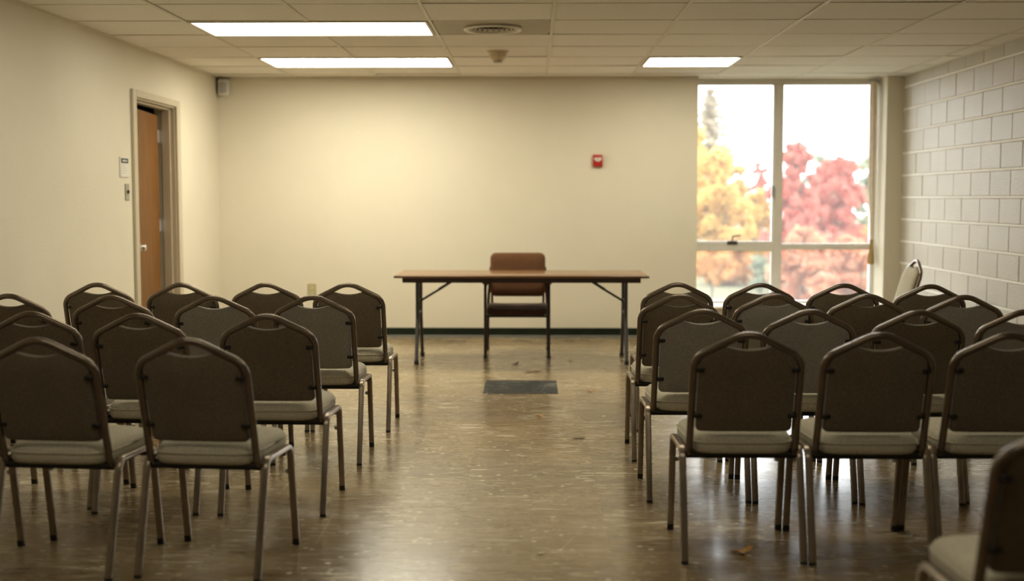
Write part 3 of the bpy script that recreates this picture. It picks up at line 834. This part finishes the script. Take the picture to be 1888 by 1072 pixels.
# (x, y, rotation, tone) per row, counted from the aisle
LEFT = [
    [(-1.160, 4.45, -5.5, 'brown'), (-1.690, 4.45, -5, 'brown'), (-2.215, 4.40, -3, 'brown')],
    [(-1.100, 5.32, -1.0, 'brown'), (-1.645, 5.34, -1.5, 'brown'), (-2.135, 5.42, 0, 'brown')],
    [(-1.090, 6.31, 0, 'grey'), (-1.575, 6.27, 0, 'grey'), (-2.095, 6.30, 0, 'brown'), (-2.645, 6.38, 0, 'brown')],
    [(-1.047, 7.19, 0, 'brown'), (-1.517, 7.19, 0, 'brown'), (-2.000, 7.18, 0, 'brown'), (-2.480, 7.18, 0, 'brown')],
]
RIGHT = [
    [(0.785, 4.67, 0, 'brown'), (1.254, 4.66, 0, 'brown'), (1.722, 4.67, 0, 'brown')],
    [(0.742, 5.58, 0, 'grey'), (1.208, 5.57, 0, 'grey'), (1.674, 5.55, 0, 'brown'), (2.140, 5.58, 0, 'grey')],
    [(0.744, 6.42, 0, 'brown'), (1.225, 6.44, 0, 'grey'), (1.690, 6.42, 0, 'brown'), (2.155, 6.37, 0, 'grey')],
    [(0.832, 7.24, 0, 'brown'), (1.300, 7.22, 0, 'brown'), (1.765, 7.19, 0, 'brown'), (2.230, 7.12, 0, 'brown')],
]
ROWS_R = ['nearest full row'] + ROWS[1:]
for side, grp in (('left', LEFT), ('right', RIGHT)):
    for r, row in enumerate(grp):
        for i, (x, y, rz, tone) in enumerate(row):
            col = {'brown': 'brown-backed', 'grey': 'grey-backed'}[tone]
            chair(x, y, rz, '%s banquet chair, %s from the aisle in the %s left of it' % (col, ORD[i], ROWS[r]) if side == 'left' else
                  '%s banquet chair, %s from the aisle in the %s right of it' % (col, ORD[i], ROWS_R[r]), tone)
chair(1.235, 2.95, -1, 'blurred dark banquet chair cut off by the bottom right corner', 'brown')
chair(2.74, 9.62, 90, 'banquet chair standing sideways against the block wall by the window', 'brown')

# ------------------------------------------------------------------ folding table
TY, TX, TZ = 10.10, -0.085, 0.728
tb = tag(empty('folding_table', (TX, TY, 0)), 'long folding table with brown wood-grain top and metal legs', 'table')
p = MB(); p.bbox(-1.018, 1.018, -0.382, 0.382, TZ - 0.020, TZ, 0.005, 2); p.build('tabletop', 'table_laminate', tb)
p = MB(); 
p.box(-1.020, 1.020, -0.384, -0.381, TZ - 0.018, TZ - 0.003); p.box(-1.020, 1.020, 0.381, 0.384, TZ - 0.018, TZ - 0.003)
p.box(-1.021, -1.017, -0.382, 0.382, TZ - 0.018, TZ - 0.003); p.box(1.017, 1.021, -0.382, 0.382, TZ - 0.018, TZ - 0.003)
p.build('edge_band', 'table_edge', tb)
for a in ((-0.955, 0.955, -0.350, -0.328), (-0.955, 0.955, 0.328, 0.350), (-0.955, -0.933, -0.328, 0.328), (0.933, 0.955, -0.328, 0.328)):
    p = MB(); p.box(a[0], a[1], a[2], a[3], TZ - 0.058, TZ - 0.020); p.build('apron', 'brown_metal', tb)
for s in (-1, 1):
    X = s * 0.853
    for q in (-1, 1):
        p = MB(); p.tube(fillet([(X, q * 0.150, TZ - 0.03), (X, q * 0.150, 0.36), (X, q * 0.268, 0.02)], 0.10, 6), 0.0155, 12)
        lg = p.build('leg', 'table_leg_metal', tb)
        p = MB(); p.lathe([(0, 0), (0.019, 0), (0.020, 0.022), (0.016, 0.034), (0, 0.034)], (X, q * 0.270, 0), 'z', 14); p.build('foot_cap', 'black_plastic', lg)
    for z in (0.40, 0.50):
        p = MB(); p.tube([(X, -0.150, z), (X, 0.150, z)], 0.009, 8); p.build('leg_stretcher', 'black_metal', tb)
    p = MB(); p.tube([(X, -0.30, TZ - 0.035), (X, 0.30, TZ - 0.035)], 0.012, 8); p.build('pivot_bar', 'black_metal', tb)
    p = MB()
    p.sweep([(X - s * 0.01, 0, 0.495), (X - s * 0.20, 0, 0.61)], rrect(0.022, 0.018, 0.003))
    p.sweep([(X - s * 0.165, 0, 0.592), (X - s * 0.345, 0, TZ - 0.025)], rrect(0.028, 0.022, 0.003))
    p.lathe([(0, -0.012), (0.012, -0.012), (0.012, 0.012), (0, 0.012)], (X - s * 0.185, 0, 0.603), 'y', 10)
    p.build('folding_brace', 'black_metal', tb)

# ------------------------------------------------------------------ arm chair behind the table
ac = tag(empty('arm_chair', (-0.125, 10.52, 0)), 'brown upholstered armchair behind the folding table, facing the rows', 'chair')
# local y: negative = toward the camera (the chair faces the camera)
AH = 0.268
for s in (-1, 1):
    p = MB(); p.sweep(fillet([(s * AH, -0.30, 0.02), (s * AH, -0.27, 0.612), (s * AH, 0.20, 0.612)], 0.05), rrect(0.024, 0.028, 0.007), ref=(1, 0, 0))
    l = p.build('leg', 'brown_metal', ac)
    p = MB(); p.lathe([(0, 0), (0.017, 0), (0.016, 0.024), (0, 0.024)], (s * AH, -0.301, 0), 'z', 12); p.build('foot_cap', 'black_plastic', l)
    p = MB(); p.sweep(fillet([(s * AH, 0.26, 0.02), (s * (AH - 0.01), 0.18, 0.45), (s * (AH - 0.03), 0.235, 0.74)], 0.10), rrect(0.024, 0.026, 0.007), ref=(1, 0, 0))
    l = p.build('leg', 'brown_metal', ac)
    p = MB(); p.lathe([(0, 0), (0.017, 0), (0.016, 0.024), (0, 0.024)], (s * AH, 0.262, 0), 'z', 12); p.build('foot_cap', 'black_plastic', l)
    p = MB(); p.bbox(s * AH - 0.026, s * AH + 0.026, -0.24, 0.16, 0.618, 0.642, 0.010, 3); p.build('armrest', 'arm_chair_brown', ac)
    p = MB(); p.tube([(s * 0.225, 0.165, 0.40), (s * 0.225, 0.190, 0.54)], 0.010, 8); p.build('back_support', 'black_metal', ac)
for y in (-0.27, 0.19):
    p = MB(); p.sweep([(-AH, y, 0.352), (AH, y, 0.352)], rrect(0.016, 0.018, 0.004)); p.build('cross_rail', 'black_metal', ac)
def pad(name, mat, wx, z0, z1, fy, thick, bulge=0.012, dish=0.0, rc=0.05):
    prof2 = rrect(2 * wx, (z1 - z0), rc, 6); zc_ = (z0 + z1) / 2
    def rg(sc, dy): return [(x * sc, fy(zc_ + z * sc) + dy + dish * (x * sc / wx) ** 2, zc_ + z * sc) for x, z in prof2]
    t = MB(); t.rings([rg(0.6, -thick / 2 - bulge), rg(0.90, -thick / 2 - bulge * 0.5), rg(0.98, -thick / 2 + 0.006), rg(1.0, -thick / 2 + 0.018), rg(1.0, thick / 2 - 0.014), rg(0.98, thick / 2 - 0.004), rg(0.9, thick / 2)])
    return t.build(name, mat, ac)
pad('back_pad', 'arm_chair_brown', 0.242, 0.488, 0.868, lambda z: 0.165 + (z - 0.45) * 0.20, 0.060, dish=-0.02)
t = MB(); rr_ = rrect(0.515, 0.50, 0.06, 6)
def asr(sc, z): return [(x * sc, -0.045 + y * sc, z + 0.020 * (x / 0.257) ** 2 * (1 if z > 0.39 else 0.3) - 0.012 * max(0, (-y - 0.12) / 0.13)) for x, y in rr_]
t.rings([asr(0.86, 0.364), asr(0.97, 0.368), asr(1.0, 0.378), asr(1.0, 0.396), asr(0.98, 0.408), asr(0.9, 0.414), asr(0.5, 0.412)])
t.build('seat', 'arm_chair_seat', ac)

# ------------------------------------------------------------------ litter on the floor
def litter(name, x, y, size, rz, mat, label, cat, lobes=5, curl=0.25, stretch=1.0):
    size *= 1.3; n = lobes * 4; top, bot = [], []
    for j in range(n):
        a = 2 * math.pi * j / n
        r_ = size * (0.62 + 0.38 * math.cos(lobes * a)) * random.uniform(0.85, 1.1)
        px, py = r_ * math.cos(a) * stretch, r_ * math.sin(a)
        h = 0.002 + curl * size * (0.5 + 0.5 * math.sin(2 * a + 1)) * (r_ / size)
        top.append((px, py, h + 0.0012)); bot.append((px, py, h))
    t = MB(); vs_ = [(0, 0, 0.0024)] + top + [(0, 0, 0.0010)] + bot; fs = []
    for j in range(n):
        j2 = (j + 1) % n
        fs += [(0, 1 + j, 1 + j2), (n + 1, n + 2 + j2, n + 2 + j), (1 + j, n + 2 + j, n + 2 + j2, 1 + j2)]
    t.add(vs_, fs)
    o = t.build(name, mat); o.location = (x, y, 0); o.rotation_euler = (0, 0, rz)
    return tag(o, label, cat)
litter('fallen_leaf', 0.800, 4.575, 0.036, 0.4, 'leaf_dry', 'curled tan leaf on the floor beneath the nearest right chairs', 'leaf', 3, 0.55, 1.3)
litter('fallen_leaf', 0.005, 9.40, 0.045, 0.1, 'leaf_dark', 'long dark leaf bit between the arm chair and the dark tile', 'leaf', 2, 0.12, 1.3)
litter('fallen_leaf', -0.130, 9.85, 0.030, 0.9, 'leaf_dark', 'small brown leaf crumb between the arm chair legs', 'leaf', 3, 0.4)
litter('fallen_leaf', 0.412, 8.44, 0.026, 0.2, 'leaf_dry', 'small orange leaf crumb right of the dark floor tile', 'leaf', 4, 0.5)
litter('fallen_leaf', 0.052, 7.45, 0.022, 0.6, 'leaf_dry', 'small orange leaf crumb in the aisle before the dark tile', 'leaf', 4, 0.5)
litter('fallen_leaf', 0.262, 6.78, 0.030, 0.05, 'leaf_dark', 'thin brown leaf sliver in the aisle near the right chairs', 'leaf', 2, 0.05, 1.0)
litter('fallen_leaf', 0.325, 10.05, 0.026, 0.3, 'leaf_dry', 'pale leaf crumb right of the arm chair legs under the table', 'leaf', 4, 0.2)
litter('paper_scrap', 0.035, 4.55, 0.014, 0.3, 'scrap_white', 'white crumb on the aisle floor nearest the camera', 'scrap', 3, 0.2)

# ------------------------------------------------------------------ outdoors: lawn and autumn trees
GZ = -2.15
g = MB(); g.box(-60, 110, 12.9, 220, GZ - 0.3, GZ)
struct(g.build('ground', 'lawn'), 'pale lawn outside the window')
bw = MB(); bw.box(XL - 0.2, XR + 0.25, YB + 0.1, YB + 0.5, GZ, 0.0)
struct(bw.build('wall_foundation', 'brick_outside'), 'outside wall below the window')
def leaves(mb, n, centre, rad, size, shape='ball'):
    for _ in range(n):
        while True:
            p = Vector((random.uniform(-1, 1), random.uniform(-1, 1), random.uniform(-1, 1)))
            if p.length <= 1: break
        if p.length > 1e-3: p = p * random.uniform(0.6, 1.25)
        c_ = Vector((centre[0] + p.x * rad[0], centre[1] + p.y * rad[1], centre[2] + p.z * rad[2]))
        u = Vector((random.gauss(0, 1), random.gauss(0, 1), random.gauss(0, 1))).normalized()
        v_ = u.cross(Vector((random.gauss(0, 1), random.gauss(0, 1), random.gauss(0, 1)))).normalized()
        s_ = size * random.uniform(0.6, 1.3)
        mb.add([c_ - u * s_, c_ + v_ * s_ * 0.55, c_ + u * s_, c_ - v_ * s_ * 0.55], [(0, 1, 2, 3)])
def tree(name, x, y, h, rx, mat, label, n=5200, size=0.15, base=0.22, blobs=16, group='autumn trees outside the window', cat='tree', seed=1):
    random.seed(seed)
    t = tag(empty(name, (x, y, GZ)), label, cat, group)
    tk = MB()
    tk.sweep([(0, 0, -0.1), (0.06, 0, h * 0.3), (-0.05, 0.05, h * 0.6), (0.02, 0, h * 0.86)], [(0.035 * h * 0.55 * math.cos(a * math.pi / 4), 0.035 * h * 0.55 * math.sin(a * math.pi / 4)) for a in range(8)])
    for q in range(7):
        a = random.uniform(0, 6.28); z0 = h * random.uniform(base, 0.6)
        tk.tube([(0, 0, z0), (math.cos(a) * rx * 0.4, math.sin(a) * rx * 0.4, z0 + h * 0.14), (math.cos(a) * rx * 0.75, math.sin(a) * rx * 0.75, z0 + h * 0.22)], 0.035 * h * 0.16, 6)
    tk.build('trunk', 'bark', t)
    cr = MB()
    blobs = int(blobs * 5)
    for q in range(blobs):
        fz = random.uniform(0, 1) ** 0.9
        z = h * (base + (0.93 - base) * fz)
        wr_ = rx * (0.35 + 0.75 * math.sin(math.pi * min(1, 0.18 + 0.80 * fz)))
        a = random.uniform(0, 6.28); rr2 = wr_ * random.uniform(0.1, 0.85)
        br = rx * random.uniform(0.10, 0.26)
        if fz > 0.6 and random.random() < 0.35: br *= 0.6; z *= 1.03
        leaves(cr, n // blobs, (math.cos(a) * rr2, math.sin(a) * rr2, min(z, h * 1.05 - br * 0.8)), (br, br, br * 0.8), size)
    cr.build('crown', mat, t)
    return t
def conifer(name, x, y, h, rx, mat, label, seed):
    random.seed(seed)
    t = tag(empty(name, (x, y, GZ)), label, 'tree', 'autumn trees outside the window')
    tk = MB(); tk.tube([(0, 0, -0.1), (0, 0, h * 0.5), (0, 0, h * 0.97)], 0.10, 8); tk.build('trunk', 'bark', t)
    cr = MB()
    for q in range(26):
        f_ = q / 25; z = h * (0.12 + 0.86 * f_); r_ = rx * (1 - f_) ** 0.8 + 0.08
        for a_ in range(6):
            a = a_ * 1.047 + q * 0.7
            for st in range(5):
                rr2 = r_ * (st + 0.6) / 5
                leaves(cr, 7, (math.cos(a) * rr2, math.sin(a) * rr2, z - rr2 * 0.25), (0.25, 0.25, 0.16), 0.17)
    cr.build('crown', mat, t)
def wx(px, Y): return (px - 981) / 2250 * Y
def hz(py, Y): return 1.35 - (py - 365) / 2250 * Y - GZ      # height above the ground outside
conifer('fir_tree', wx(1306, 75), 75, hz(165, 75), 3.4, 'leaves_fir', 'tall tan fir rising at the left edge of the window', 3)
tree('yellow_maple', wx(1322, 54.5), 54.5, hz(258, 54.5), 1.9, 'leaves_yellow', 'yellow maple filling the left window pane', 11000, 0.14, 0.12, 22, seed=4)
tree('yellow_maple', wx(1258, 63), 63, hz(222, 63), 2.1, 'leaves_yellow', 'yellow maple at the far left edge of the window', 8000, 0.15, 0.15, 18, seed=5)
tree('orange_maple', wx(1388, 60), 60, hz(345, 60), 1.35, 'leaves_yellow', 'low gold maple beside the window mullion', 6000, 0.13, 0.15, 16, seed=15)
tree('red_maple', wx(1460, 46), 46, hz(255, 46), 1.25, 'leaves_red', 'red maple with the highest crown, right of the window mullion', 10000, 0.13, 0.12, 20, seed=6)
tree('red_maple', wx(1538, 51.5), 51.5, hz(285, 51.5), 1.7, 'leaves_red', 'red maple in the middle of the right window pane', 12000, 0.14, 0.10, 22, seed=7)
tree('red_maple', wx(1400, 67), 67, hz(290, 67), 1.1, 'leaves_red', 'slim red maple just left of the window mullion', 3600, 0.11, 0.2, 12, seed=8)
tree('grey_green_tree', wx(1600, 60), 60, hz(285, 60), 1.5, 'leaves_green', 'grey-green tree at the right edge of the window', 5200, 0.12, 0.15, 14, seed=9)
tree('grey_green_tree', wx(1512, 70), 70, hz(268, 70), 1.6, 'leaves_green', 'thin grey-green treetop above the red maples', 3000, 0.12, 0.3, 12, seed=10)
tree('coral_shrub', wx(1478, 40), 40, hz(420, 40), 1.2, 'leaves_coral', 'coral red shrub low in the right window pane', 7000, 0.11, 0.06, 16, cat='shrub', seed=11)
tree('coral_shrub', wx(1568, 36), 36, hz(430, 36), 1.1, 'leaves_coral', 'coral red shrub beside the right window jamb', 7000, 0.10, 0.06, 16, cat='shrub', seed=12)
tree('green_shrub', wx(1402, 45), 45, hz(472, 45), 0.62, 'leaves_green', 'green shrub low beside the window mullion', 2200, 0.08, 0.08, 10, cat='shrub', seed=13)
tree('orange_maple', wx(1310, 38), 38, hz(450, 38), 0.75, 'leaves_orange', 'small orange tree with a bare slanting trunk on the lawn', 2600, 0.08, 0.50, 12, seed=14)
tree('orange_maple', wx(1345, 49), 49, hz(448, 49), 1.2, 'leaves_orange', 'orange shrubby maple behind the small lawn tree', 5600, 0.11, 0.08, 16, seed=16)
tree('orange_maple', wx(1690, 44), 44, hz(270, 44), 1.8, 'leaves_orange', 'orange maple hidden past the right window jamb', 4200, 0.13, 0.12, 16, seed=17)
tree('yellow_maple', wx(1110, 50), 50, hz(240, 50), 2.0, 'leaves_yellow', 'yellow maple hidden past the left window jamb', 4200, 0.13, 0.12, 16, seed=18)
